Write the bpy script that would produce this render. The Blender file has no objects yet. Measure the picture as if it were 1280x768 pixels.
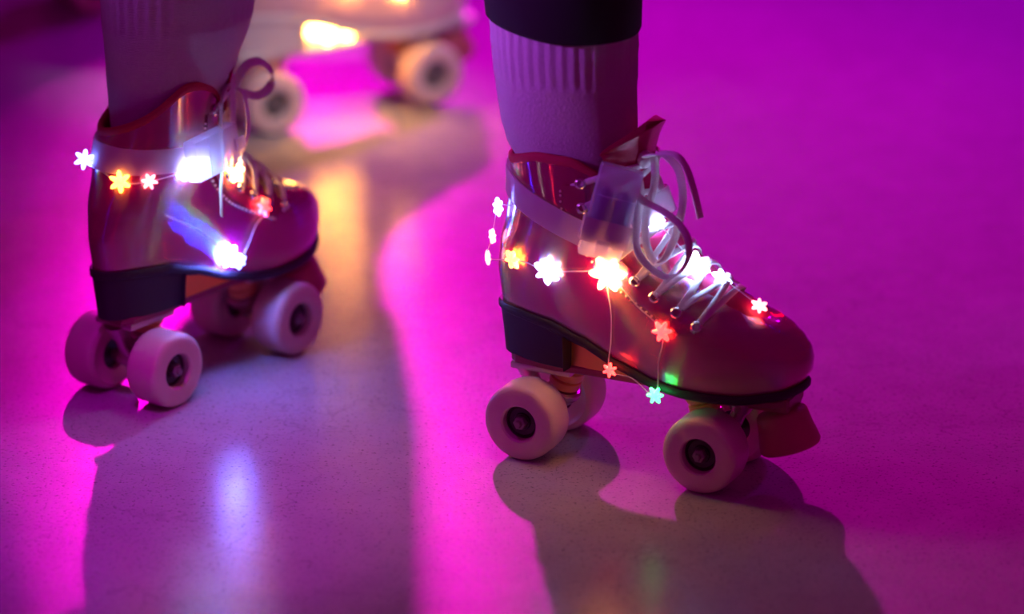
import bpy, bmesh, math, random
from mathutils import Vector, Matrix
from mathutils.bvhtree import BVHTree
S = bpy.context.scene
COL = S.collection
PI = math.pi
rnd = random.Random(7)

# ------------------------------------------------------------------ camera
cam_d = bpy.data.cameras.new('camera')
cam = bpy.data.objects.new('camera', cam_d); COL.objects.link(cam)
cam.location = (0, -2.8246, 1.1571)
cam.rotation_euler = (math.radians(70), 0, 0)
cam_d.sensor_width = 36; cam_d.lens = 137.25
cam_d.clip_start = 0.1; cam_d.clip_end = 100
cam_d.dof.use_dof = True
cam_d.dof.focus_distance = 3.03
cam_d.dof.aperture_fstop = 2.5
S.camera = cam

# ------------------------------------------------------------------ light
S.view_settings.view_transform = 'Standard'
S.view_settings.look = 'None'
S.view_settings.gamma = 1
S.view_settings.use_curve_mapping = False
S.view_settings.exposure = 0.0
W = bpy.data.worlds.new('rink_dark'); S.world = W
W.use_nodes = True
bg = W.node_tree.nodes['Background']
_tc = W.node_tree.nodes.new('ShaderNodeTexCoord'); _sp = W.node_tree.nodes.new('ShaderNodeSeparateXYZ'); _rp = W.node_tree.nodes.new('ShaderNodeValToRGB')
W.node_tree.links.new(_tc.outputs['Generated'], _sp.inputs[0]); W.node_tree.links.new(_sp.outputs['Z'], _rp.inputs['Fac'])
_rp.color_ramp.elements[0].position = 0.0; _rp.color_ramp.elements[0].color = (1.0, 0.0, 0.42, 1)
_rp.color_ramp.elements[1].position = 0.9; _rp.color_ramp.elements[1].color = (0.85, 0.01, 0.60, 1)
W.node_tree.links.new(_rp.outputs['Color'], bg.inputs[0])
bg.inputs[1].default_value = 0.125

def aim(o, target):
    d = Vector(target) - o.location
    o.rotation_euler = d.to_track_quat('-Z', 'Y').to_euler()

def spot(name, loc, target, color, power, angle, blend, radius):
    l = bpy.data.lights.new(name, 'SPOT'); l.color = color; l.energy = power
    l.spot_size = math.radians(angle); l.spot_blend = blend; l.shadow_soft_size = radius
    o = bpy.data.objects.new(name, l); COL.objects.link(o); o.location = loc; aim(o, target)
    return o

def area(name, loc, target, color, power, sx, sy):
    l = bpy.data.lights.new(name, 'AREA'); l.color = color; l.energy = power
    l.shape = 'RECTANGLE'; l.size = sx; l.size_y = sy
    o = bpy.data.objects.new(name, l); COL.objects.link(o); o.location = loc; aim(o, target)
    return o

spot('magenta_stage_light', (-0.74, 6.4, 3.10), (0.13, 0.56, 0), (1.0, 0.0, 0.66), 1950, 11.8, 1.0, 0.10)
spot('purple_fill_light', (-.60, -.90, 2.6), (-.28, -.09, .0), (.80, .0, .95), 170, 13, 1.0, .08)  # added overhead fill, tints the shadowed floor at lower left
spot('amber_fill_light', (0.7, 0.1, 3.0), (-.14, .80, 0.02), (1.0, 0.40, 0.20), 34, 11, 1.0, 0.05)  # added fill, warms the far pale skate and the floor round it
spot('violet_stage_light', (2.4, 5.6, 3.6), (0.60, 1.75, 0), (0.64, 0.0, 1.0), 2100, 22, 1.0, 0.15)
spot('white_fill_light', (1.2, -1.2, 2.8), (-.20, .92, .08), (1.0, .90, 1.0), 240, 7, 1.0, .04)  # added fill, narrow neutral beam that brightens the far skate
spot('lilac_fill_light', (-2.4, -0.7, 1.2), (-0.06, 0.06, 0.43), (0.56, 0.08, 1.0), 420, 9, 0.9, 0.12)  # added fill from the left to lift the socks

# ------------------------------------------------------------------ materials
def new_mat(name):
    m = bpy.data.materials.new(name); m.use_nodes = True
    nt = m.node_tree
    return m, nt, nt.nodes['Principled BSDF']

def N(nt, t, **kw):
    n = nt.nodes.new(t)
    for k, v in kw.items(): setattr(n, k, v)
    return n

def noise(nt, scale, detail=3, rough=0.6, coord='Object'):
    tc = N(nt, 'ShaderNodeTexCoord'); nz = N(nt, 'ShaderNodeTexNoise')
    nz.inputs['Scale'].default_value = scale; nz.inputs['Detail'].default_value = detail; nz.inputs['Roughness'].default_value = rough
    nt.links.new(tc.outputs[coord], nz.inputs['Vector'])
    return nz

def simple(name, color, rough=0.5, metal=0.0, coat=0.0, var=0.12, scale=40, bump=0.0, bscale=300):
    m, nt, b = new_mat(name)
    nz = noise(nt, scale)
    rp = N(nt, 'ShaderNodeValToRGB')
    rp.color_ramp.elements[0].color = tuple(c * (1 - var) for c in color) + (1,)
    rp.color_ramp.elements[1].color = tuple(min(1, c * (1 + var)) for c in color) + (1,)
    nt.links.new(nz.outputs['Fac'], rp.inputs['Fac']); nt.links.new(rp.outputs['Color'], b.inputs['Base Color'])
    b.inputs['Roughness'].default_value = rough; b.inputs['Metallic'].default_value = metal
    b.inputs['Coat Weight'].default_value = coat; b.inputs['Coat Roughness'].default_value = 0.08
    if bump:
        n2 = noise(nt, bscale, 2); bp = N(nt, 'ShaderNodeBump'); bp.inputs['Strength'].default_value = bump; bp.inputs['Distance'].default_value = 0.0006
        nt.links.new(n2.outputs['Fac'], bp.inputs['Height']); nt.links.new(bp.outputs['Normal'], b.inputs['Normal'])
    return m

ROT = 0.0
def holo(name, color, metal=0.3, rough=0.2, weight=0.35):
    """shiny foil-coated vinyl: three colour lobes leaning a little apart, as a fine grating does"""
    m, nt, b = new_mat(name)
    nz = noise(nt, 14, 2)
    rp = N(nt, 'ShaderNodeValToRGB')
    rp.color_ramp.elements[0].color = tuple(c * 0.8 for c in color) + (1,)
    rp.color_ramp.elements[1].color = tuple(min(1, c * 1.2) for c in color) + (1,)
    nt.links.new(nz.outputs['Fac'], rp.inputs['Fac']); nt.links.new(rp.outputs['Color'], b.inputs['Base Color'])
    b.inputs['Roughness'].default_value = rough; b.inputs['Metallic'].default_value = metal
    b.inputs['Coat Weight'].default_value = 0.4; b.inputs['Coat Roughness'].default_value = 0.06
    geo = N(nt, 'ShaderNodeNewGeometry'); tan = N(nt, 'ShaderNodeTangent', direction_type='RADIAL', axis='Z')
    out = nt.nodes['Material Output']; last = b.outputs[0]
    wob = noise(nt, 22, 1)
    for k, (col, off) in enumerate((((1, .10, .02), -.14), ((.20, 1, .08), .0), ((.05, .15, 1), .14))):
        sc = N(nt, 'ShaderNodeVectorMath', operation='SCALE'); nt.links.new(tan.outputs[0], sc.inputs[0])
        ma = N(nt, 'ShaderNodeMath', operation='MULTIPLY_ADD'); nt.links.new(wob.outputs['Fac'], ma.inputs[0])
        ma.inputs[1].default_value = 0.22; ma.inputs[2].default_value = off - 0.11
        nt.links.new(ma.outputs[0], sc.inputs['Scale'])
        ad = N(nt, 'ShaderNodeVectorMath', operation='ADD'); nt.links.new(geo.outputs['Normal'], ad.inputs[0]); nt.links.new(sc.outputs[0], ad.inputs[1])
        nm = N(nt, 'ShaderNodeVectorMath', operation='NORMALIZE'); nt.links.new(ad.outputs[0], nm.inputs[0])
        g = N(nt, 'ShaderNodeBsdfAnisotropic'); g.inputs['Color'].default_value = tuple(c * weight for c in col) + (1,)
        g.inputs['Roughness'].default_value = 0.10; g.inputs['Anisotropy'].default_value = 0.96; g.inputs['Rotation'].default_value = ROT
        nt.links.new(nm.outputs[0], g.inputs['Normal']); nt.links.new(tan.outputs[0], g.inputs['Tangent'])
        a = N(nt, 'ShaderNodeAddShader'); nt.links.new(last, a.inputs[0]); nt.links.new(g.outputs[0], a.inputs[1]); last = a.outputs[0]
    nt.links.new(last, out.inputs['Surface'])
    return m

def clear_plastic(name, color, clear):
    m, nt, b = new_mat(name)
    nz = noise(nt, 60)
    b.inputs['Base Color'].default_value = color + (1,); b.inputs['Roughness'].default_value = 0.18
    tr = N(nt, 'ShaderNodeBsdfTransparent'); mx = N(nt, 'ShaderNodeMixShader')
    ma = N(nt, 'ShaderNodeMath', operation='MULTIPLY_ADD'); ma.inputs[1].default_value = 0.1; ma.inputs[2].default_value = clear - 0.05
    nt.links.new(nz.outputs['Fac'], ma.inputs[0]); nt.links.new(ma.outputs[0], mx.inputs[0])
    tl = N(nt, 'ShaderNodeBsdfTranslucent'); tl.inputs[0].default_value = color + (1,)
    m2 = N(nt, 'ShaderNodeMixShader'); m2.inputs[0].default_value = 0.35
    nt.links.new(b.outputs[0], m2.inputs[1]); nt.links.new(tl.outputs[0], m2.inputs[2])
    nt.links.new(m2.outputs[0], mx.inputs[1]); nt.links.new(tr.outputs[0], mx.inputs[2])
    nt.links.new(mx.outputs[0], nt.nodes['Material Output'].inputs['Surface'])
    return m

def glow(name, color, strength):
    m, nt, b = new_mat(name)
    b.inputs['Base Color'].default_value = (.9, .9, .9, 1)
    b.inputs['Emission Color'].default_value = color + (1,)
    nz = noise(nt, 350, 1)
    ma = N(nt, 'ShaderNodeMath', operation='MULTIPLY_ADD'); ma.inputs[1].default_value = strength * 0.8; ma.inputs[2].default_value = strength * 0.6
    nt.links.new(nz.outputs['Fac'], ma.inputs[0]); nt.links.new(ma.outputs[0], b.inputs['Emission Strength'])
    return m

def fabric(name, color, rib=900, rough=0.9, strength=0.5, deep=.0006, sheen=0.25):
    m, nt, b = new_mat(name)
    tc = N(nt, 'ShaderNodeTexCoord'); wv = N(nt, 'ShaderNodeTexWave', bands_direction='Z'); wv.inputs['Scale'].default_value = rib / 6.0
    wv.inputs['Distortion'].default_value = 2.5; wv.inputs['Detail'].default_value = 2
    nt.links.new(tc.outputs['Object'], wv.inputs['Vector'])
    nz = noise(nt, 420, 3)
    mx = N(nt, 'ShaderNodeMath', operation='ADD'); nt.links.new(wv.outputs['Fac'], mx.inputs[0]); nt.links.new(nz.outputs['Fac'], mx.inputs[1])
    bp = N(nt, 'ShaderNodeBump'); bp.inputs['Strength'].default_value = strength; bp.inputs['Distance'].default_value = deep
    nt.links.new(mx.outputs[0], bp.inputs['Height']); nt.links.new(bp.outputs['Normal'], b.inputs['Normal'])
    rp = N(nt, 'ShaderNodeValToRGB')
    rp.color_ramp.elements[0].color = tuple(c * 0.8 for c in color) + (1,); rp.color_ramp.elements[1].color = color + (1,)
    nt.links.new(nz.outputs['Fac'], rp.inputs['Fac']); nt.links.new(rp.outputs['Color'], b.inputs['Base Color'])
    b.inputs['Roughness'].default_value = rough; b.inputs['Sheen Weight'].default_value = sheen
    return m

def floor_mat():
    m, nt, b = new_mat('polished_concrete')
    big = noise(nt, 2.2, 5, 0.6); fine = noise(nt, 300, 3, 0.75); mid = noise(nt, 28, 4, 0.65)
    rp = N(nt, 'ShaderNodeValToRGB'); rp.color_ramp.elements[0].position = 0.3; rp.color_ramp.elements[1].position = 0.75
    rp.color_ramp.elements[0].color = (.36, .35, .36, 1); rp.color_ramp.elements[1].color = (.50, .49, .50, 1)
    ad = N(nt, 'ShaderNodeMath', operation='MULTIPLY_ADD'); ad.inputs[1].default_value = 0.5
    nt.links.new(big.outputs['Fac'], ad.inputs[0])
    hf = N(nt, 'ShaderNodeMath', operation='MULTIPLY'); hf.inputs[1].default_value = 0.5; nt.links.new(mid.outputs['Fac'], hf.inputs[0])
    nt.links.new(hf.outputs[0], ad.inputs[2]); nt.links.new(ad.outputs[0], rp.inputs['Fac'])
    # dark pinholes and hairline cracks
    vo = N(nt, 'ShaderNodeTexVoronoi', feature='DISTANCE_TO_EDGE'); vo.inputs['Scale'].default_value = 2.3
    tc = N(nt, 'ShaderNodeTexCoord'); wn = noise(nt, 6, 4); wv = N(nt, 'ShaderNodeVectorMath', operation='MULTIPLY_ADD')
    wv.inputs[1].default_value = (.35, .35, .35); nt.links.new(wn.outputs['Color'], wv.inputs[0]); nt.links.new(tc.outputs['Object'], wv.inputs[2])
    nt.links.new(wv.outputs[0], vo.inputs['Vector'])
    ck = N(nt, 'ShaderNodeMapRange'); ck.inputs['From Min'].default_value = 0.0; ck.inputs['From Max'].default_value = 0.006
    ck.inputs['To Min'].default_value = 0.84; ck.inputs['To Max'].default_value = 1.0
    nt.links.new(vo.outputs['Distance'], ck.inputs['Value'])
    pn = N(nt, 'ShaderNodeMapRange'); pn.inputs['From Min'].default_value = 0.34; pn.inputs['From Max'].default_value = 0.43
    pn.inputs['To Min'].default_value = 0.4; pn.inputs['To Max'].default_value = 1.0
    nt.links.new(fine.outputs['Fac'], pn.inputs['Value'])
    mu = N(nt, 'ShaderNodeMath', operation='MULTIPLY'); nt.links.new(ck.outputs[0], mu.inputs[0]); nt.links.new(pn.outputs[0], mu.inputs[1])
    mc = N(nt, 'ShaderNodeMix', data_type='RGBA', blend_type='MULTIPLY'); mc.inputs['Factor'].default_value = 1
    nt.links.new(rp.outputs['Color'], mc.inputs['A']); nt.links.new(mu.outputs[0], mc.inputs['B'])
    nt.links.new(mc.outputs['Result'], b.inputs['Base Color'])
    rr = N(nt, 'ShaderNodeMapRange'); rr.inputs['To Min'].default_value = 0.17; rr.inputs['To Max'].default_value = 0.23
    nt.links.new(mid.outputs['Fac'], rr.inputs['Value']); nt.links.new(rr.outputs[0], b.inputs['Roughness'])
    b.inputs['Specular IOR Level'].default_value = 0.17
    hs = N(nt, 'ShaderNodeMath', operation='MULTIPLY'); nt.links.new(fine.outputs['Fac'], hs.inputs[0]); nt.links.new(mu.outputs[0], hs.inputs[1])
    bp = N(nt, 'ShaderNodeBump'); bp.inputs['Strength'].default_value = 0.16; bp.inputs['Distance'].default_value = 0.0012
    nt.links.new(hs.outputs[0], bp.inputs['Height']); nt.links.new(bp.outputs['Normal'], b.inputs['Normal'])
    return m

M = dict(
    floor=floor_mat(),
    red=holo('red_holographic_vinyl', (.27, .001, .070), .30, .2, .18),
    pink=simple('white_pink_leather', (.72, .48, .50), .4, coat=.3, bump=.2),
    lining=simple('red_fleece_lining', (.42, .02, .07), .85, bump=.6),
    tonguered=simple('red_tongue_vinyl', (.42, .006, .08), .5, coat=.0, bump=.15),
    sole=simple('black_rubber_sole', (.018, .012, .02), .55),
    heel=simple('black_stacked_heel', (.022, .014, .03), .5, bump=.2),
    whitesole=simple('white_sole_stack', (.70, .66, .66), .45),
    plate=simple('red_nylon_plate', (.30, .05, .12), .4, coat=.2),
    greyplate=simple('light_grey_nylon_plate', (.62, .58, .58), .45),
    gold=simple('brass_riser', (.85, .52, .10), .3, metal=.85),
    steel=simple('chrome_steel', (.72, .70, .70), .22, metal=1.0),
    dullnut=simple('dull_steel_nut', (.30, .22, .25), .5, metal=.5),
    truck=simple('cast_aluminium', (.62, .52, .50), .32, metal=.9, bump=.15),
    cushion=simple('amber_cushion', (.75, .30, .12), .35, coat=.4),
    wheel=simple('cream_urethane', (.74, .56, .54), .42, bump=.1),
    hub=simple('dark_bearing_shield', (.05, .03, .04), .35, metal=.3),
    greyhub=simple('grey_wheel_core', (.16, .18, .17), .4),
    stop=simple('red_rubber_toe_stop', (.50, .10, .16), .6, bump=.2),
    lace=fabric('white_lace', (.82, .80, .80), 2400, .8, .3),
    sock=fabric('white_knit_sock', (.78, .74, .78), 1500, .95, .8, .0016),
    black=fabric('black_leggings', (.006, .005, .007), 1200, .9, .2, .0006, 0.0),
    skin=simple('skin', (.55, .33, .25), .5),
    strap=clear_plastic('pale_translucent_strap', (.80, .66, .78), .25),
    box=clear_plastic('clear_battery_case', (.78, .72, .98), .5),
    cell=simple('dark_blue_battery', (.05, .05, .26), .35, coat=.3),
    wire=clear_plastic('clear_wire', (.9, .85, .9), .3),
    stitch=simple('pale_thread', (.75, .60, .55), .6),
)
LED = dict(
    white=glow('cold_white_led', (.36, .52, 1.0), 13),
    blue=glow('blue_white_led', (.14, .22, 1.0), 14),
    bright=glow('bright_blue_led', (.12, .17, 1.0), 330),
    warm=glow('warm_white_led', (1.0, .38, .09), 16),
    amber=glow('amber_led', (1.0, .34, .03), 10),
    red=glow('red_led', (1.0, .030, .022), 7),
    pinkish=glow('pink_white_led', (1.0, .16, .17), 7),
    burst=glow('glaring_white_led', (.36, .54, 1.0), 72),
    flare=glow('glaring_amber_led', (1.0, .40, .10), 55),
    green=glow('green_led', (.03, 1.0, .20), 9),
    lamp=glow('golden_led', (1.0, .40, .05), 100),
)

# ------------------------------------------------------------------ helpers
def obj(name, geo, mat, parent=None, smooth=40):
    me = bpy.data.meshes.new(name)
    v, f = geo
    me.from_pydata([tuple(p) for p in v], [], f)
    bm = bmesh.new(); bm.from_mesh(me); bmesh.ops.recalc_face_normals(bm, faces=bm.faces); bm.to_mesh(me); bm.free()
    if smooth:
        me.polygons.foreach_set('use_smooth', [True] * len(me.polygons))
        me.set_sharp_from_angle(angle=math.radians(smooth))
    if mat: me.materials.append(mat)
    o = bpy.data.objects.new(name, me); COL.objects.link(o)
    if parent: o.parent = parent
    return o

def empty(name, loc, rz, label, cat, group=None):
    o = bpy.data.objects.new(name, None); COL.objects.link(o)
    o.location = loc; o.rotation_euler = (0, 0, rz); o.empty_display_size = .05
    o['label'] = label; o['category'] = cat
    if group: o['group'] = group
    return o

def join(*gs):
    V, F = [], []
    for v, f in gs:
        b = len(V); V += list(v); F += [tuple(i + b for i in q) for q in f]
    return V, F

def loft(rings, cap0=True, cap1=True, closed=True):
    V, F = [], []; n = len(rings[0])
    for r in rings: V += [Vector(p) for p in r]
    for i in range(len(rings) - 1):
        for j in range(n if closed else n - 1):
            k = (j + 1) % n
            F.append((i * n + j, i * n + k, (i + 1) * n + k, (i + 1) * n + j))
    if cap0: F.append(tuple(range(n)))
    if cap1: F.append(tuple(range((len(rings) - 1) * n, len(rings) * n)))
    return V, F

def frame_of(d):
    d = Vector(d).normalized()
    a = Vector((0, 0, 1)) if abs(d.z) < .9 else Vector((1, 0, 0))
    x = d.cross(a).normalized(); y = d.cross(x)
    return x, y, d

def lathe(prof, o=(0, 0, 0), d=(0, 0, 1), n=40, closed=False):
    """prof: (radius, height) pairs; capped unless the profile is a closed ring"""
    x, y, d = frame_of(d); o = Vector(o)
    rings = [[o + d * h + (x * math.cos(2 * PI * j / n) + y * math.sin(2 * PI * j / n)) * max(r, 1e-5) for j in range(n)] for r, h in prof]
    if closed: rings.append(rings[0])
    if closed:
        g = loft(rings, False, False); return g
    return loft(rings)

def tube(pts, r, n=8, cap=True):
    pts = [Vector(p) for p in pts]; rings = []
    t = (pts[1] - pts[0]).normalized(); x, y, _ = frame_of(t)
    for i, p in enumerate(pts):
        t2 = (pts[min(i + 1, len(pts) - 1)] - pts[max(i - 1, 0)]).normalized()
        x = (x - t2 * x.dot(t2)).normalized(); y = t2.cross(x)
        rr = r[i] if isinstance(r, (list, tuple)) else r
        rings.append([p + (x * math.cos(2 * PI * j / n) + y * math.sin(2 * PI * j / n)) * rr for j in range(n)])
    return loft(rings, cap, cap)

def ribbon(pts, nors, w, t):
    pts = [Vector(p) for p in pts]; rings = []
    for i, p in enumerate(pts):
        tg = (pts[min(i + 1, len(pts) - 1)] - pts[max(i - 1, 0)]).normalized()
        n = Vector(nors[i]); n = (n - tg * n.dot(tg)).normalized(); s = tg.cross(n)
        a, b = w / 2, t / 2
        rings.append([p + s * x + n * y for x, y in ((-a, -b * .4), (-a * .8, -b), (a * .8, -b), (a, -b * .4), (a, b * .4), (a * .8, b), (-a * .8, b), (-a, b * .4))])
    return loft(rings)

def spline(pts, k=8, closed=False):
    pts = [Vector(p) for p in pts]; n = len(pts); out = []
    for i in range(n if closed else n - 1):
        if closed: a, b, c, d = pts[(i - 1) % n], pts[i], pts[(i + 1) % n], pts[(i + 2) % n]
        else: a, b, c, d = pts[max(i - 1, 0)], pts[i], pts[i + 1], pts[min(i + 2, n - 1)]
        for j in range(k):
            t = j / k
            out.append(.5 * ((2 * b) + (c - a) * t + (2 * a - 5 * b + 4 * c - d) * t * t + (3 * b - a - 3 * c + d) * t ** 3))
    if not closed: out.append(pts[-1].copy())
    return out

def lerp_tab(tab, x):
    if x <= tab[0][0]: return tab[0][1]
    for (a, b), (c, d) in zip(tab, tab[1:]):
        if x <= c:
            t = (x - a) / (c - a); t2 = t * t * (3 - 2 * t)
            return b + (d - b) * (t * .5 + t2 * .5)
    return tab[-1][1]

def smooth(a, b, x):
    t = min(1, max(0, (x - a) / (b - a))); return t * t * (3 - 2 * t)

def box(sx, sy, sz, o, bev=.002, ax=(1, 0, 0), az=(0, 0, 1)):
    bm = bmesh.new(); bmesh.ops.create_cube(bm, size=1)
    for v in bm.verts: v.co = Vector((v.co.x * sx, v.co.y * sy, v.co.z * sz))
    if bev: bmesh.ops.bevel(bm, geom=list(bm.edges), offset=bev, segments=2, affect='EDGES', profile=.6)
    ax = Vector(ax).normalized(); az = Vector(az); az = (az - ax * az.dot(ax)).normalized(); ay = az.cross(ax)
    Mx = Matrix((ax, ay, az)).transposed()
    V = [Mx @ v.co + Vector(o) for v in bm.verts]; bm.verts.index_update()
    F = [tuple(v.index for v in f.verts) for f in bm.faces]; bm.free()
    return V, F

def bvh(*gs):
    v, f = join(*gs)
    return BVHTree.FromPolygons([Vector(p) for p in v], f)

# ------------------------------------------------------------------ floor
g = ([(-8, -8, 0), (8, -8, 0), (8, 10, 0), (-8, 10, 0), (-8, -8, -.1), (8, -8, -.1), (8, 10, -.1), (-8, 10, -.1)],
     [(0, 1, 2, 3), (4, 7, 6, 5), (0, 4, 5, 1), (1, 5, 6, 2), (2, 6, 7, 3), (3, 7, 4, 0)])
fl = obj('floor', g, M['floor'], None, 0); fl['kind'] = 'structure'; fl['label'] = 'smooth polished concrete rink floor'

# ------------------------------------------------------------------ boot shape (skate frame: x to the toe, y to the wearer's left, z up)
FRONT = [(.1420, .0800), (.1470, .0900), (.1475, .1000), (.1455, .1090), (.1400, .1180), (.1320, .1255), (.1220, .1310), (.1110, .1350), (.1000, .1395),
         (.0860, .1460), (.0680, .1560), (.0480, .1700), (.0290, .1870), (.0150, .2060), (.0070, .2270), (.0030, .2480)]
BACK = [(.080, -.108), (.096, -.1105), (.115, -.1130), (.142, -.1165), (.165, -.1140), (.190, -.1075), (.212, -.1040), (.238, -.1035), (.26, -.1035)]
FOOTW = [(-.118, .027), (-.10, .0325), (-.07, .0345), (-.03, .0335), (.01, .0365), (.05, .0430), (.08, .0460), (.11, .0455), (.148, .040)]
SOLEZ = [(-.118, .116), (-.09, .1155), (-.06, .113), (-.03, .1035), (0, .0915), (.03, .0825), (.06, .0790), (.10, .0790), (.13, .0830), (.15, .0890)]
NSEG = 72
def front_x(zs): return lerp_tab([(z, x) for x, z in FRONT], zs)
def lift(x, zs): return zs + (lerp_tab(SOLEZ, x) - .080) * math.exp(-(zs - .080) / .055)
def plan(zs, tuck=1.0, grow=0.0, xf=None):
    xf = front_x(zs) if xf is None else xf
    zb = lift(-.11, zs); xb = lerp_tab(BACK, zb)
    xf += grow; xb -= grow
    xc, a = (xf + xb) / 2, (xf - xb) / 2; ring = []
    sh = smooth(.115, .215, zs)
    e = 2 / (2.45 - .35 * sh)
    for j in range(NSEG):
        t = 2 * PI * j / NSEG; c, s = math.cos(t), math.sin(t)
        x = xc + a * math.copysign(abs(c) ** (e if c < 0 else e * 1.02), c)
        w = lerp_tab(FOOTW, x) * (1 - sh) + .0435 * sh
        ring.append((x, math.copysign(abs(s) ** e, s) * (w * tuck + grow), zs))
    return ring
def boot_rings():
    levels = []
    fz = []
    for (x0, z0), (x1, z1) in zip(FRONT, FRONT[1:]):
        k = max(2, int(math.hypot(x1 - x0, z1 - z0) / .0035))
        fz += [z0 + (z1 - z0) * i / k for i in range(k)]
    fz.append(FRONT[-1][1])
    rings = []
    for zs in fz:
        tuck = .93 + .07 * smooth(.080, .094, zs)
        r = plan(zs, tuck)
        top = smooth(.205, .248, zs)
        rr = []
        for x, y, z in r:
            zz = lift(x, z)
            drop = -.0115 * smooth(-.06, -.105, x) - .017 * smooth(-.040, .0, x)
            rr.append(Vector((x, y, zz + drop * top)))
        rings.append(rr)
    return rings
FLEX = 0.0
def bend(p):
    return Vector((p.x + FLEX * smooth(.135, .29, p.z) * (1 + max(0, p.z - .24) * 3), p.y, p.z - FLEX * smooth(.190, .255, p.z) * ((.6 if p.x < -.048 else .15) * (-.048 - p.x) / .052 + .8 * p.y / .04 * smooth(-.015, -.075, p.x))))
def instep(s):
    """point and outward normal on the tongue's centre line, s = 0 near the toe, 1 at its top"""
    path = [(.1160, .1290), (.1000, .1400), (.0860, .1472), (.0690, .1578), (.0495, .1722), (.0310, .1890), (.0180, .2080), (.0105, .2280), (.0085, .2450), (.0120, .2620), (.0190, .2790)]
    q = s * (len(path) - 1); i = min(int(q), len(path) - 2); t = q - i
    P = [Vector((path[max(0, min(len(path) - 1, i + k))][0], 0, path[max(0, min(len(path) - 1, i + k))][1])) for k in (-1, 0, 1, 2)]
    p = .5 * ((2 * P[1]) + (P[2] - P[0]) * t + (2 * P[0] - 5 * P[1] + 4 * P[2] - P[3]) * t * t + (3 * P[1] - P[0] - 3 * P[2] + P[3]) * t ** 3)
    d = (P[2] - P[1]).normalized()
    return p, Vector((d.z, 0, -d.x))
def tongue_geo():
    rings = []; m = 17; K = 34
    for i in range(K + 1):
        s = i / K; p, n = instep(s)
        R = .024 + .022 * smooth(.3, .95, s); th = .0022 + .0062 * smooth(.55, .95, s)
        amax = math.radians(62 - 4 * smooth(.5, .9, s))
        outer, inner = [], []
        for j in range(m):
            a = -amax + 2 * amax * j / (m - 1)
            dz = -.030 * (abs(a) / amax) ** 1.6 * smooth(.82, 1.0, s)
            edge = math.cos(a / amax * PI / 2) ** .4 if abs(a) < amax - 1e-6 else 0
            up = Vector((-n.z, 0, n.x))
            for rr, lst in ((R + .0024, outer), (R + .0024 - th * (.25 + .75 * edge), inner)):
                lst.append(p - n * R + (n * math.cos(a) + Vector((0, 1, 0)) * math.sin(a)) * rr + up * dz)
        rings.append(outer + inner[::-1])
    return loft(rings)
def set_shape(flex):
    global FLEX, BOOT, TOPRING, TONGUE, BB, BT
    FLEX = flex
    rings = [[bend(p) for p in r] for r in boot_rings()]
    BOOT = loft(rings, True, False); TOPRING = rings[-1]
    tg = tongue_geo(); TONGUE = ([bend(p) for p in tg[0]], tg[1])
    BB = bvh(BOOT); BT = bvh(BOOT, TONGUE)
set_shape(0.0)
def side(x, z, sgn=-1, off=0.0):
    h = BB.ray_cast(Vector((x, sgn * .2, z)), Vector((0, -sgn, 0)))
    if h[0] is None: return Vector((x, sgn * .02, z)), Vector((0, sgn, 0))
    n = h[1] if h[1].y * sgn > 0 else -h[1]
    return h[0] + n * off, n

def solid_plan(ring_top, ring_bot): return loft([ring_bot, ring_top])

EYELETS = [(-.0285, .2330), (-.0265, .2140), (-.0150, .1930), (.0000, .1745), (.0165, .1600), (.0330, .1500), (.0515, .1405), (.0690, .1320)]

def wheel_part(root, x, s, mats):
    """s = -1 right side, +1 left side; axle along y"""
    r = .031; tw = .0155
    prof = [(.0135, -.011), (.0135, -tw + .0012), (.0150, -tw + .0010), (.0215, -tw + .0014), (.0242, -tw + .0002), (.0258, -tw - .0004), (.0276, -tw + .0001), (.0294, -tw + .0012), (.0303, -tw + .0028), (.0309, -tw + .0055), (.031, -.006), (.031, .006), (.0309, tw - .0055), (.0303, tw - .0028), (.0292, tw - .0011),
            (.0272, tw), (.0235, tw + .0004), (.0155, tw), (.0142, tw - .0015), (.0138, .009), (.0138, -.002)]
    w = obj('wheel', lathe(prof, (x, s * .0345, r), (0, s, 0), 56, True), mats['wheel'], root, 35)
    h = join(lathe([(.0137, -.009), (.0137, .0085), (.0122, .0095), (.0112, .0080), (.0072, .0080), (.0066, .0092), (.0045, .0092), (.0045, -.009)], (x, s * .0345, r), (0, s, 0), 40))
    obj('bearing', h, mats['hub'], w, 30)
    obj('axle_nut', lathe([(.0052, .0085), (.0055, .0095), (.0055, .0140), (.0048, .0150), (.0030, .0150), (.0028, .0172), (.0020, .0176)], (x, s * .0345, r), (0, s, 0), 6), mats['axle_nut'], w, 20)
    return w

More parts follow.
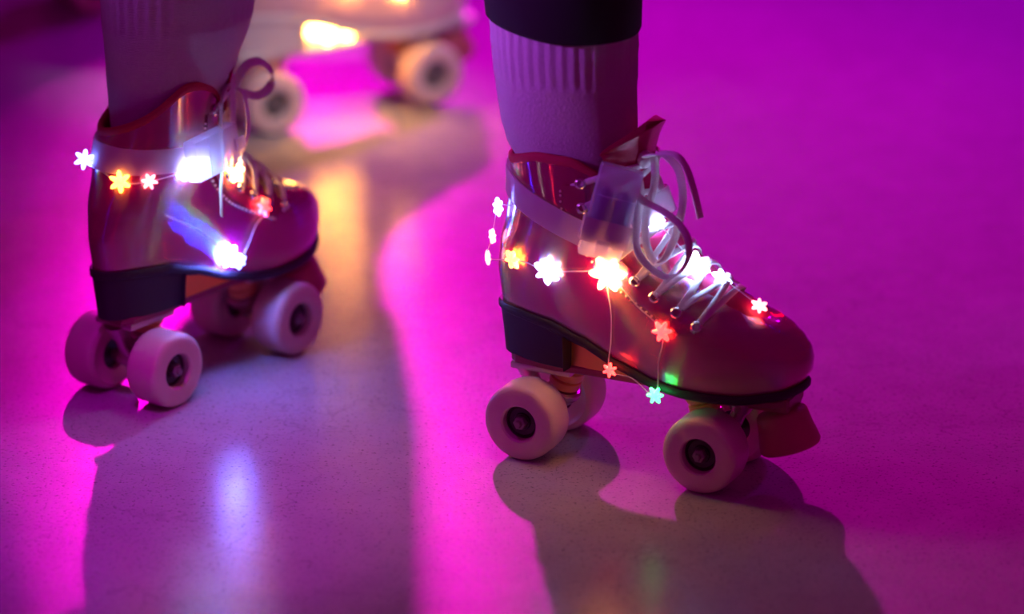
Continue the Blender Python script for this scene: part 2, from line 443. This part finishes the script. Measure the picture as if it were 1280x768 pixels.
def truck_part(root, x, s, mats):
    """s = +1 front truck (kingpin leaning back), -1 rear"""
    hang = join(
        tube([(x, -.0185, .031), (x, -.012, .031), (x, 0, .032), (x, .012, .031), (x, .0185, .031)], [.0062, .0075, .0100, .0075, .0062], 16),
        tube([(x, 0, .031), (x - s * .008, 0, .037), (x - s * .016, 0, .0455)], [.0105, .0100, .0125], 16),
        lathe([(.0135, 0), (.0145, .0015), (.0145, .0045), (.013, .006)], (x - s * .014, 0, .0425), (-s * .30, 0, .95), 28),
        tube([(x, 0, .034), (x + s * .010, 0, .046), (x + s * .016, 0, .060)], [.0075, .0062, .0058], 12),
        box(.052, .040, .0055, (x - s * .004, 0, .0672), .0015),
        tube([(x + s * .013, 0, .055), (x + s * .017, 0, .067)], [.0085, .0115], 14))
    t = obj('truck', hang, mats['truck'], root, 40)
    obj('cushion', lathe([(.0085, 0), (.0118, .001), (.0128, .004), (.0125, .0075), (.0100, .0085), (.0122, .0098), (.0132, .013), (.0126, .0165), (.0105, .0178)], (x - s * .0152, 0, .0485), (-s * .30, 0, .95), 28), mats['cushion'], t)
    obj('kingpin_nut', lathe([(.0068, -.0155), (.0070, -.0145), (.0070, -.0085), (.0062, -.0075)], (x - s * .0125, 0, .0425), (-s * .30, 0, .95), 6), mats['nut'], t, 20)
    obj('axle', tube([(x, -.0500, .031), (x, .0500, .031)], .0026, 10), mats['nut'], t)
    return t

def make_skate(name, loc, yaw, label, cat, mats, wheelbase=.1524, laces=True, group=None, flex=0.0):
    set_shape(flex)
    root = empty(name, (loc[0], loc[1], 0), math.radians(yaw), label, cat, group)
    hb = wheelbase / 2
    obj('boot', BOOT, mats['boot'], root, 60)
    # padded collar lining: over the rim and down inside
    c = sum((p for p in TOPRING), Vector()) / NSEG
    def inset(d, dz):
        out = []
        for p in TOPRING:
            v = Vector((p.x - c.x, p.y - c.y, 0)); L = v.length
            out.append(p - v * (d / L) + Vector((0, 0, dz)))
        return out
    obj('collar_lining', loft([inset(-.0006, -.0035), inset(-.0014, -.001), inset(-.0012, .0018), inset(.0006, .0038), inset(.0026, .0034), inset(.0038, .0010), inset(.0040, -.008), inset(.0042, -.035), inset(.02, -.045)], False, False), mats['lining'], root, 80)
    obj('tongue', TONGUE, mats['tongue'], root, 60)
    # welted sole
    bot, top = [], []
    r1 = plan(.080, .93, .0030)
    so = [[Vector((x, y, lift(x, .080) + dz)) for x, y, z in plan(.080, .93, gr)] for gr, dz in ((.0018, -.0065), (.0032, -.0052), (.0034, -.0012), (.0022, .0008), (-.003, .0010))]
    obj('sole', loft(so), mats['sole'], root, 50)
    # stacked heel under the back of the boot
    def heel_ring(gr, zf):
        out = []
        for x, y, z in plan(.080, .93, gr):
            if x > -.0465: x = -.0465 + (x + .0465) * .0001 + .0025 * (1 - min(1, abs(y) / .034)); y = max(-.0335 + -gr * .6, min(.0335 + gr * .6, y))
            out.append(Vector((x, y, zf(x))))
        return out
    hr = [heel_ring(-.0045, lambda x: .0735), heel_ring(-.0028, lambda x: .0745), heel_ring(-.001, lambda x: .092), heel_ring(.0012, lambda x: lift(x, .080) - .0062)]
    obj('heel', loft(hr), mats['heel'], root, 50)
    # metal arch riser seen in the gap between heel and sole
    W_ = [(-.046, .0745), (-.046, .1025), (-.030, .0965), (-.012, .0890), (.010, .0815), (.028, .0760), (.028, .0745)]
    obj('arch_riser', loft([[Vector((x, y, z)) for x, z in W_] for y in (-.019, -.0175, .0175, .019)]), mats['arch'], root, 30)
    # plate
    pw = [(-.101, .012), (-.094, .019), (-.060, .0225), (-.03, .0195), (.03, .0195), (.055, .025), (.100, .026), (.125, .022), (.136, .014)]
    if wheelbase > .16: pw = [(x * wheelbase / .158, w) for x, w in pw]
    up = [(x, w) for x, w in pw]; outline = [(x, -w) for x, w in up] + [(x, w) for x, w in up[::-1]]
    obj('plate', loft([[Vector((x, y * .92, .0685)) for x, y in outline], [Vector((x, y, .0698)) for x, y in outline], [Vector((x, y, .0738)) for x, y in outline], [Vector((x, y * .95, .0750)) for x, y in outline]]), mats['plate'], root, 30)
    for s in (1, -1): truck_part(root, s * hb, s, mats)
    for sx in (-1, 1):
        for sy in (-1, 1): wheel_part(root, sx * hb, sy, mats)
    # toe stop
    ta = Vector((.30, 0, -.95)).normalized(); to = Vector((.1235, 0, .0600))
    ts = obj('toe_stop', lathe([(.0120, -.002), (.0185, .0), (.0200, .002), (.0212, .012), (.0236, .024), (.0240, .0275), (.0228, .0300), (.0100, .0306)], to, ta, 40), mats['stop'], root, 40)
    obj('stem', join(lathe([(.0065, -.022), (.0065, .001)], to, ta, 16), lathe([(.0110, -.0075), (.0110, -.003)], to, ta, 6)), mats['nut'], ts, 30)
    obj('stop_bracket', join(box(.034, .030, .016, (.118, 0, .0705), .003), box(.010, .034, .012, (.130, 0, .0705), .003)), mats['plate'], root, 30)
    if not laces: return root
    eyes = [(b.x, b.z) for b in (bend(Vector((x, -.03, z))) for x, z in EYELETS)]
    # eyelet facing with two rows of stitches
    for sg in (-1, 1):
        pts, nor = [], []
        for x, z in spline([Vector((x - .004, 0, z - .002)) for x, z in eyes], 5) and [(p.x, p.z) for p in spline([Vector((x - .004, 0, z - .002)) for x, z in eyes], 5)]:
            p, n = side(x, z, sg, .0006); pts.append(p); nor.append(n)
        obj('eyelet_facing', ribbon(pts, nor, .017, .0012), mats['boot'], root, 50)
        V = []
        for p0 in spline([Vector((x - .0150, 0, z - .0075)) for x, z in eyes], 4):
            p, n = side(p0.x, p0.z, sg, .0006)
            V.append(lathe([(.0003, -.0004), (.0009, 0), (.0010, .0006), (.0004, .0011)], p, n, 6))
        obj('stitching', join(*V), mats['stitch'], root, 60)
        for x, z in eyes:
            p, n = side(x, z, sg, .0013)
            obj('eyelet', lathe([(.0023, -.0006), (.0023, .0010), (.0030, .0017), (.0041, .0013), (.0046, .0002), (.0046, -.0006)], p, n, 20, True), mats['nut'], root, 60)
    # criss-cross lacing over the tongue
    def over(a, b, lay):
        pts, nor = [], []; K = 15
        for i in range(K + 1):
            t = i / K; P = a.lerp(b, t); n = Vector((.62, 0, .78)) if P.z < .19 else Vector((.9, 0, .43))
            h = BT.ray_cast(P + n * .10 + Vector((0, (P.y) * .0, 0)), -n)
            q = h[0] if h[0] else P
            fall = min(1, min(t, 1 - t) / .12)
            pts.append(q + n * (.0012 + .0016 * lay * fall)); nn = h[1] if h[0] else n
            if nn.dot(n) < 0: nn = -nn
            nor.append((nn + n).normalized())
        return ribbon(pts, nor, .0046, .0016)
    E3 = [[side(x, z, sg, .002)[0] for x, z in eyes] for sg in (-1, 1)]
    for i in range(len(eyes) - 1, 0, -1):
        obj('lace', over(E3[0][i], E3[1][i - 1], 1 + (i % 2)), mats['lace'], root, 50)
        obj('lace', over(E3[1][i], E3[0][i - 1], 2 - (i % 2)), mats['lace'], root, 50)
    obj('lace', over(E3[0][-1], E3[1][-1], 1), mats['lace'], root, 50)
    return root

RED = dict(boot=M['red'], lining=M['lining'], tongue=M['tonguered'], sole=M['sole'], heel=M['heel'], arch=M['gold'], plate=M['plate'], truck=M['truck'],
           cushion=M['cushion'], nut=M['steel'], axle_nut=M['dullnut'], wheel=M['wheel'], hub=M['hub'], stop=M['stop'], lace=M['lace'], stitch=M['stitch'])
PALE = dict(RED, boot=M['pink'], lining=M['pink'], tongue=M['pink'], sole=M['whitesole'], heel=M['whitesole'], arch=M['whitesole'], plate=M['greyplate'], hub=M['greyhub'], stop=M['stop'])

right = make_skate('roller_skate', (.0954, .0126), -26.3, 'shiny red high-top roller skate with its toe towards the camera and a white lace bow', 'roller skate', RED)
left = make_skate('roller_skate', (-.2620, .2080), 52.5, 'shiny red high-top roller skate seen heel first, toe pointing away from the camera', 'roller skate', RED, flex=.020)
far = make_skate('roller_skate', (-.1754, .9341), 28, 'blurred pale pink and white roller skate on the floor behind the red ones', 'roller skate', PALE, .176)
far.rotation_euler.y = math.radians(-2.0); far.location.z = .0031
far2 = make_skate('roller_skate', (-.5560, 1.2900), 30, 'far blurred pale roller skate cut off by the top edge, only a wheel in view', 'roller skate', PALE, .186)

def bow(root, loops, w=.0066):
    for pts, nrm, closed in loops:
        P = spline(pts, 8); nor = []
        for i in range(len(P)):
            t = (P[min(i + 1, len(P) - 1)] - P[max(i - 1, 0)]).normalized()
            n = t.cross(Vector(nrm)); nor.append(n if n.length > .1 else Vector((0, 0, 1)))
        obj('lace', ribbon(P, nor, w, .0013), M['lace'], root, 50)

set_shape(0.0)
def xz(L, y0, y1): return [Vector((a, y0 + (y1 - y0) * i / (len(L) - 1), b)) for i, (a, b) in enumerate(L)]
L1 = [(.0079, .2485), (.0132, .2544), (.0199, .2502), (.0228, .2328), (.0217, .2109), (.0247, .1920), (.0329, .1778), (.0421, .1844), (.0485, .2021), (.0494, .2240), (.0432, .2440), (.0344, .2549), (.0251, .2570), (.0132, .2530)]
TL = [(.0155, .2519), (.0260, .2579), (.0392, .2585), (.0486, .2503), (.0554, .2355), (.0596, .2234), (.0631, .2131)]
L2 = [(.0125, .2426), (.0167, .2272), (.0183, .2083), (.0219, .1895), (.0334, .1765), (.0481, .1717), (.0599, .1793), (.0650, .1929), (.0608, .2051), (.0494, .2142), (.0361, .2199), (.0208, .2240), (.0127, .2298)]
bow(right, [([p + Vector((0, -.022 * smooth(.25, .19, p.z), 0)) for p in xz(L1, -.012, -.018)], (.80, .60, 0), 1), (xz(TL, -.014, -.022), (.4, .9, .2), 0), ([p + Vector((0, -.020 * smooth(.24, .185, p.z), 0)) for p in xz(L2, -.026, -.030)], (.5, .8, .3), 1)], .0062)
obj('lace_knot', join(lathe([(.002, -.006), (.0062, -.004), (.0075, 0), (.0062, .004), (.002, .006)], (.0105, -.012, .2495), (.3, 1, .1), 16)), M['lace'], right, 60)

# ------------------------------------------------------------------ fairy lights
def star_geo(r=.0078, t=.0040, n=6):
    rings = []; m = n * 8
    for z, k in ((-t / 2, .72), (-t * .25, .96), (t * .15, 1.0), (t * .5, .80), (t * .62, .45)):
        rings.append([(r * k * (.72 + .28 * math.cos(n * 2 * PI * j / m)) * math.cos(2 * PI * j / m), r * k * (.72 + .28 * math.cos(n * 2 * PI * j / m)) * math.sin(2 * PI * j / m), z) for j in range(m)])
    return loft(rings)
def put(geo, p, n, roll=0.0, sc=1.0):
    x, y, d = frame_of(n); p = Vector(p); c, s = math.cos(roll), math.sin(roll)
    return [p + (x * (v[0] * c - v[1] * s) + y * (v[0] * s + v[1] * c) + d * v[2]) * sc for v in geo[0]], geo[1]
STAR = star_geo()

def lights_on(root, name, label, leds, wire_pts, group):
    t = empty(name, root.location, root.rotation_euler.z, label, 'string lights', group); t.rotation_euler = root.rotation_euler
    for (p, n, col, sc) in leds:
        obj('star_bulb', put(STAR, p, n, rnd.random() * 3, sc), LED[col], t, 50)
    obj('wire', tube(spline(wire_pts, 8), .0005, 6), M['wire'], t, 60)
    return t

def strap_geo(cz, slope, w, off=.0022, frontoff=.004, x0=-.048):
    lo, hi, no = [], [], []; K = 72
    a_, b_ = [], []
    for j in range(K):
        t = 2 * PI * j / K; d = Vector((math.cos(t), math.sin(t), 0))
        def edge(dz):
            x = x0; 
            for _ in range(4):
                z = cz + slope * (min(x, -.022) - x0) + .55 * max(0, x + .022) + dz
                h = BT.ray_cast(Vector((x0, 0, z)) + d * .16, -d)
                q = h[0] if h[0] else Vector((x0, 0, z)) + d * .045
                x = q.x
            return q + d * (off + frontoff * smooth(.3, .9, d.x))
        a_.append(edge(-w / 2)); b_.append(edge(w / 2))
    out = lambda L, k: [p + Vector((p.x - x0, p.y, 0)).normalized() * k for p in L]
    rings = [a_, b_, out(b_, .0011), out(a_, .0011), a_]
    return loft(rings, False, False)

def battery_pack(t, org, ax_down, nrm, L=.072, Wd=.033, T=.015, band=True, cells=True):
    n = Vector(nrm).normalized(); a = Vector(ax_down); a = (a - n * a.dot(n)).normalized(); o = Vector(org)
    s = n.cross(a)
    b = obj('battery_box', box(L, Wd, T, o, .0025, a, n), M['box'], t, 30)
    for k in ((-1, 1) if cells else ()):
        c0 = o + s * (k * .0078) + a * .0040 + n * .0008
        obj('battery', lathe([(.002, -.0215), (.0025, -.0195), (.0060, -.0195), (.0063, -.018), (.0063, .018), (.0060, .0195), (.003, .0195)], c0, a, 20), M['cell'], b, 40)
    obj('lid_seam', box(.0012, Wd * .9, .0012, o + n * (T / 2 + .0003) - a * .012, .0003, a, n), M['box'], b, 30)
    obj('switch', box(.012, .010, .0026, o + n * (T / 2 + .0011) + a * .027, .0005, a, n), M['box'], b, 30)
    if band:
        def rect(k, z): return [o + a * z + s * (x * (Wd / 2 + k)) + n * (y * (T / 2 + k)) for x, y in ((-1, -1), (1, -1), (1, 1), (-1, 1))]
        obj('strap_loop', loft([rect(.0006, .006), rect(.0018, .006), rect(.0018, .0245), rect(.0006, .0245), rect(.0006, .006)], False, False), M['strap'], t, 30)
    return b

def on(x, z, off=.004, sg=-1):
    p, n = side(x, z, sg, off); return p, n

def ledlist(spec, sg=-1):
    out = []
    for s in spec:
        if len(s) == 4:
            x, z, col, sc = s; p, n = on(x, z, .0035, sg)
        else:
            x, y, z, col, sc, n = s; p = Vector((x, y, z)); n = Vector(n)
        out.append((p, n, col, sc))
    return out

R_LED = [(-.1125, -.012, .1930, 'blue', 1.0, (-.6, -.75, .1)), (-.1165, -.014, .1690, 'pinkish', .85, (-.7, -.7, 0)), (-.1215, -.012, .1500, 'pinkish', .8, (-.8, -.6, 0)),
         (-.0900, .1590, 'amber', 1.1), (-.0575, .1570, 'white', 1.5), (-.0050, .1640, 'flare', 1.9), (.0430, .1260, 'red', 1.15), (-.0010, -.0440, .0870, 'red', .8, (0, -1, .1)), (.0400, -.0500, .0755, 'green', .9, (0, -1, .1)),
         (.0560, -.012, .1720, 'burst', 1.5, (.5, -.4, .75)), (.0740, -.004, .1610, 'white', 1.1, (.6, -.3, .75)), (.0245, -.016, .2010, 'burst', .9, (.7, -.6, .3)), (.1060, -.006, .1445, 'pinkish', .9, (.4, -.4, .8)), (.0120, -.022, .1950, 'blue', .8, (.6, -.7, .2))]
leds = ledlist(R_LED)
wp = [leds[i][0] + leds[i][1].normalized() * .001 for i in (12, 10, 9, 11, 13, 5, 6)]
wire = [leds[12][0], leds[10][0], leds[9][0], leds[11][0], leds[13][0]]
wire += [on(.004, .185, .003)[0], leds[5][0], on(-.003, .130, .0022)[0], on(-.003, .108, .0022)[0], leds[7][0], Vector((.018, -.045, .084)), leds[8][0], on(.040, .100, .0025)[0], leds[6][0], on(.020, .142, .003)[0], leds[5][0], on(-.03, .162, .0025)[0], leds[4][0], on(-.075, .160, .0025)[0], leds[3][0], leds[2][0], leds[1][0], leds[0][0], on(-.085, .205, .0045)[0]]
lt = lights_on(right, 'string_lights', 'star-shaped fairy lights with clear battery box strapped round the skate facing the camera', leds, wire, 'fairy lights wound on the skates')
obj('strap', strap_geo(.2020, -.40, .0225), M['strap'], lt, 60)
battery_pack(lt, (.0000, -.0475, .2160), (-.28, 0, -.96), (.45, -.88, .12))

set_shape(.020)
L_LED = [(-.0990, .0240, .2020, 'blue', 1.1, (-.75, -.55, .2)), (-.0980, .1910, 'amber', 1.2), (-.0830, .1910, 'pinkish', .9), (-.0490, .1940, 'burst', 1.35), (-.0370, .1930, 'white', 1.35), (-.030, .1900, 'green', .7),
         (.0100, .1770, 'flare', 1.4), (.0260, -.024, .1830, 'burst', 1.3, (.4, -.8, .4)), (.0400, .1380, 'red', 1.1), (.0010, .1060, 'bright', 1.25), (.0120, .0990, 'blue', .9)]
leds = ledlist(L_LED)
wire = [l[0] for l in leds[:8]] + [leds[8][0], on(.03, .125, .003)[0], leds[10][0], leds[9][0], on(-.03, .135, .003)[0], on(-.07, .16, .003)[0]]
lt2 = lights_on(left, 'string_lights', 'star-shaped fairy lights wound round the skate that is seen heel first', leds, wire, 'fairy lights wound on the skates')
obj('strap', strap_geo(.2040, -.06, .020), M['strap'], lt2, 60)
battery_pack(lt2, (-.0320, -.0530, .2060), (1, 0, .05), (.1, -.98, .1), .058, .034, .013, False, False)

set_shape(0.0)
F_LED = [(-.0150, .0860, 'lamp', 1.4), (.0050, .0840, 'lamp', 1.2), (-.0300, .0900, 'lamp', 1.1), (.0000, .1400, 'lamp', 1.3), (.0550, .1250, 'lamp', 1.0)]
leds = ledlist(F_LED)
wire = [l[0] for l in leds]
lights_on(far, 'string_lights', 'warm fairy lights glowing on the blurred pale skate behind', leds, wire, 'fairy lights wound on the skates')

def left_bow():
    A = [(.0300, -.022, .2400), (.0404, -.020, .2475), (.0525, -.018, .2535), (.0703, -.016, .2507), (.0840, -.016, .2390), (.0796, -.018, .2283), (.0615, -.020, .2248), (.0449, -.021, .2309)]
    B = [(.0240, -.028, .2400), (.0285, -.033, .2380), (.0329, -.034, .2195), (.0303, -.035, .1998), (.0189, -.036, .1855), (.0117, -.038, .1758)]
    C = [(.0060, -.036, .2500), (-.0100, -.045, .2432), (-.0181, -.050, .2190), (-.0209, -.054, .1962), (-.0276, -.057, .1743), (-.0284, -.058, .1521)]
    D = [(.0200, -.028, .2560), (.0137, -.035, .2482), (.0067, -.041, .2202), (.0085, -.042, .1923), (.0050, -.042, .1764)]
    bow(left, [([Vector(p) for p in A], (.5, .4, .7), 1), ([Vector(p) for p in B], (.9, .3, 0), 0), ([Vector(p) for p in C], (.6, .8, 0), 0), ([Vector(p) for p in D], (.95, .1, 0), 0)], .0075)
left_bow()

# ------------------------------------------------------------------ the skaters
def ell(cx, cy, rx, ry, z, rz, n=64, f=None):
    c, s = math.cos(rz), math.sin(rz); out = []
    for j in range(n):
        t = 2 * PI * j / n; k = 1 + (f(t) if f else 0)
        x, y = rx * k * math.cos(t), ry * k * math.sin(t)
        out.append(Vector((cx + x * c - y * s, cy + x * s + y * c, z)))
    return out

def leg_rings(root, tab, n=64, f=None, hem=None):
    """tab rows: z, back x, front x, half depth, dy - all in the skate's frame, returned in world space"""
    rz = root.rotation_euler.z; o = root.location; c, s = math.cos(rz), math.sin(rz); R_ = []
    for z, xb, xf, hy, dy in tab:
        r = []
        for j in range(n):
            t = 2 * PI * j / n; k = 1 + (f(t, z) if f else 0)
            x = (xb + xf) / 2 + (xf - xb) / 2 * k * math.cos(t); y = dy + hy * k * math.sin(t)
            zz = z + (hem(x, y, z) if hem else 0)
            r.append(Vector((o.x + x * c - y * s, o.y + x * s + y * c, zz)))
        R_.append(r)
    return R_

def dense(tab, step=.003):
    out = []
    for a, b in zip(tab, tab[1:]):
        k = max(1, int((b[0] - a[0]) / step))
        for i in range(k):
            t = i / k; t2 = t * t * (3 - 2 * t) * .4 + t * .6
            out.append(tuple(x + (y - x) * (t if q == 0 else t2) for q, (x, y) in enumerate(zip(a, b))))
    out.append(tab[-1]); return out

def skater(name, label, feet, hips, socks, legs, cloth=None):
    """one continuous body from both feet to the waist; socks and leggings are its children"""
    bm = bmesh.new(); me = bpy.data.meshes.new(name)
    V, E, Rr = [], [], []
    pel = Vector(((hips[0].x + hips[1].x) / 2, (hips[0].y + hips[1].y) / 2, hips[0].z + .05))
    V.append(pel); Rr.append(.12)
    V.append(pel + Vector((0, 0, .16))); Rr.append(.115); E.append((0, 1))
    for sk, hip, tabs in zip(feet, hips, socks):
        rz = sk.rotation_euler.z; o = sk.location
        def w(x, z): return Vector((o.x + x * math.cos(rz), o.y + x * math.sin(rz), z))
        st = [q for q in tabs if q[0] < .24][-1]; s3 = [q for q in tabs if q[0] >= .296][0]
        ank = w((st[1] + st[2]) / 2 - .003, .20); sh = w((s3[1] + s3[2]) / 2, s3[0] + .03); knee = sh.lerp(hip, .30) + Vector((math.cos(rz), math.sin(rz), 0)) * .02
        chain = [(hip, .085), (hip.lerp(knee, .5), .066), (knee, .052), (sh, .036), (ank, .026), (w(-.055, .145), .025), (w(.0, .115), .020), (w(.07, .102), .016), (w(.115, .100), .011)]
        prev = 0
        for p, r in chain:
            V.append(p); Rr.append(r); E.append((prev, len(V) - 1)); prev = len(V) - 1
    me.from_pydata([tuple(v) for v in V], E, [])
    o = bpy.data.objects.new(name, me); COL.objects.link(o)
    md = o.modifiers.new('skin', 'SKIN'); md.use_smooth_shade = True
    sv = me.skin_vertices[0].data
    for i, r in enumerate(Rr): sv[i].radius = (r, r)
    sv[0].use_root = True
    sd = o.modifiers.new('subd', 'SUBSURF'); sd.levels = 1; sd.render_levels = 2
    me.materials.append(M['skin'])
    o['label'] = label; o['category'] = 'person'
    for sk, tab in zip(feet, socks):
        def rib(t, z): return .011 * math.sin(t * 40) * smooth(.303, .309, z) + .014 * math.exp(-((z - .304) / .0022) ** 2) + .010 * math.exp(-((z - .330) / .003) ** 2) + .004 * math.sin(3 * t + z * 60)
        ch = obj('sock', loft(leg_rings(sk, dense(tab), 192, rib)), M['sock'], o, 70)
    for sk, tab, hip in zip(feet, legs, hips):
        def hem(x, y, z): return (.010 * math.cos((x + .06) * 26) * 0 - .007 * smooth(-.11, -.03, x) * (1 if z < .36 and tab is not LEG_F else 0))
        rings = leg_rings(sk, dense(tab, .02), 64, None, hem)
        top = rings[-1]; c0 = sum(top, Vector()) / 64
        for k in (.25, .5, .75, 1.0):
            c = c0.lerp(hip, k); sc = 1 + k * .55
            rings.append([c + (p - c0) * sc for p in top])
        obj('legging', loft(rings), cloth or M['black'], o, 60)
    obj('shorts', loft([ell(pel.x, pel.y, .16 * a, .125 * a, pel.z + dz, 0) for dz, a in ((-.13, .6), (-.09, .95), (0, 1.15), (.10, 1.02), (.19, .88))]), cloth or M['black'], o, 60)
    return o

SOCK_R = [(.195, -.086, -.006, .030, 0), (.225, -.0945, -.004, .036, 0), (.240, -.1000, -.004, .0385, 0), (.252, -.1075, -.003, .0410, 0), (.270, -.1120, -.003, .0440, 0), (.296, -.1160, -.0045, .0470, 0), (.320, -.1185, -.005, .0490, 0), (.385, -.124, -.004, .0500, 0)]
LEG_R = [(.3485, -.1210, -.0035, .0520, 0), (.3515, -.1235, -.0020, .0540, 0), (.38, -.127, -.0015, .055, 0), (.44, -.133, .002, .060, 0)]
SOCK_L = [(.195, -.076, .004, .030, 0), (.225, -.0790, .012, .036, 0), (.240, -.0790, .022, .0400, 0), (.265, -.0800, .042, .0450, 0), (.300, -.080, .060, .0500, 0), (.340, -.080, .070, .0530, 0), (.375, -.080, .075, .054, 0)]
LEG_L = [(.372, -.086, .081, .060, 0), (.376, -.088, .083, .061, 0), (.42, -.090, .086, .063, 0)]
SOCK_F = [(.195, -.086, -.006, .030, 0), (.225, -.0945, -.004, .036, 0), (.252, -.1075, .000, .0410, 0), (.296, -.1170, .0005, .0470, 0), (.375, -.126, .003, .0500, 0)]
LEG_F = [(.300, -.165, .010, .078, .006), (.304, -.168, .012, .080, .006), (.42, -.165, .012, .084, .006)]  # far trouser legs out of view, widened for the shadow they cast
skater('person', 'person in black leggings and pale ribbed socks, wearing the red lit-up skates', (left, right), (Vector((-.19, .16, .88)), Vector((.0, .04, .88))), (SOCK_L, SOCK_R), (LEG_L, LEG_R))
skater('person', 'person standing farther back in the pale skates, legs above the frame', (far2, far), (Vector((-.55, 1.30, .88)), Vector((-.36, 1.06, .88))), (SOCK_F, SOCK_F), (LEG_F, LEG_F))
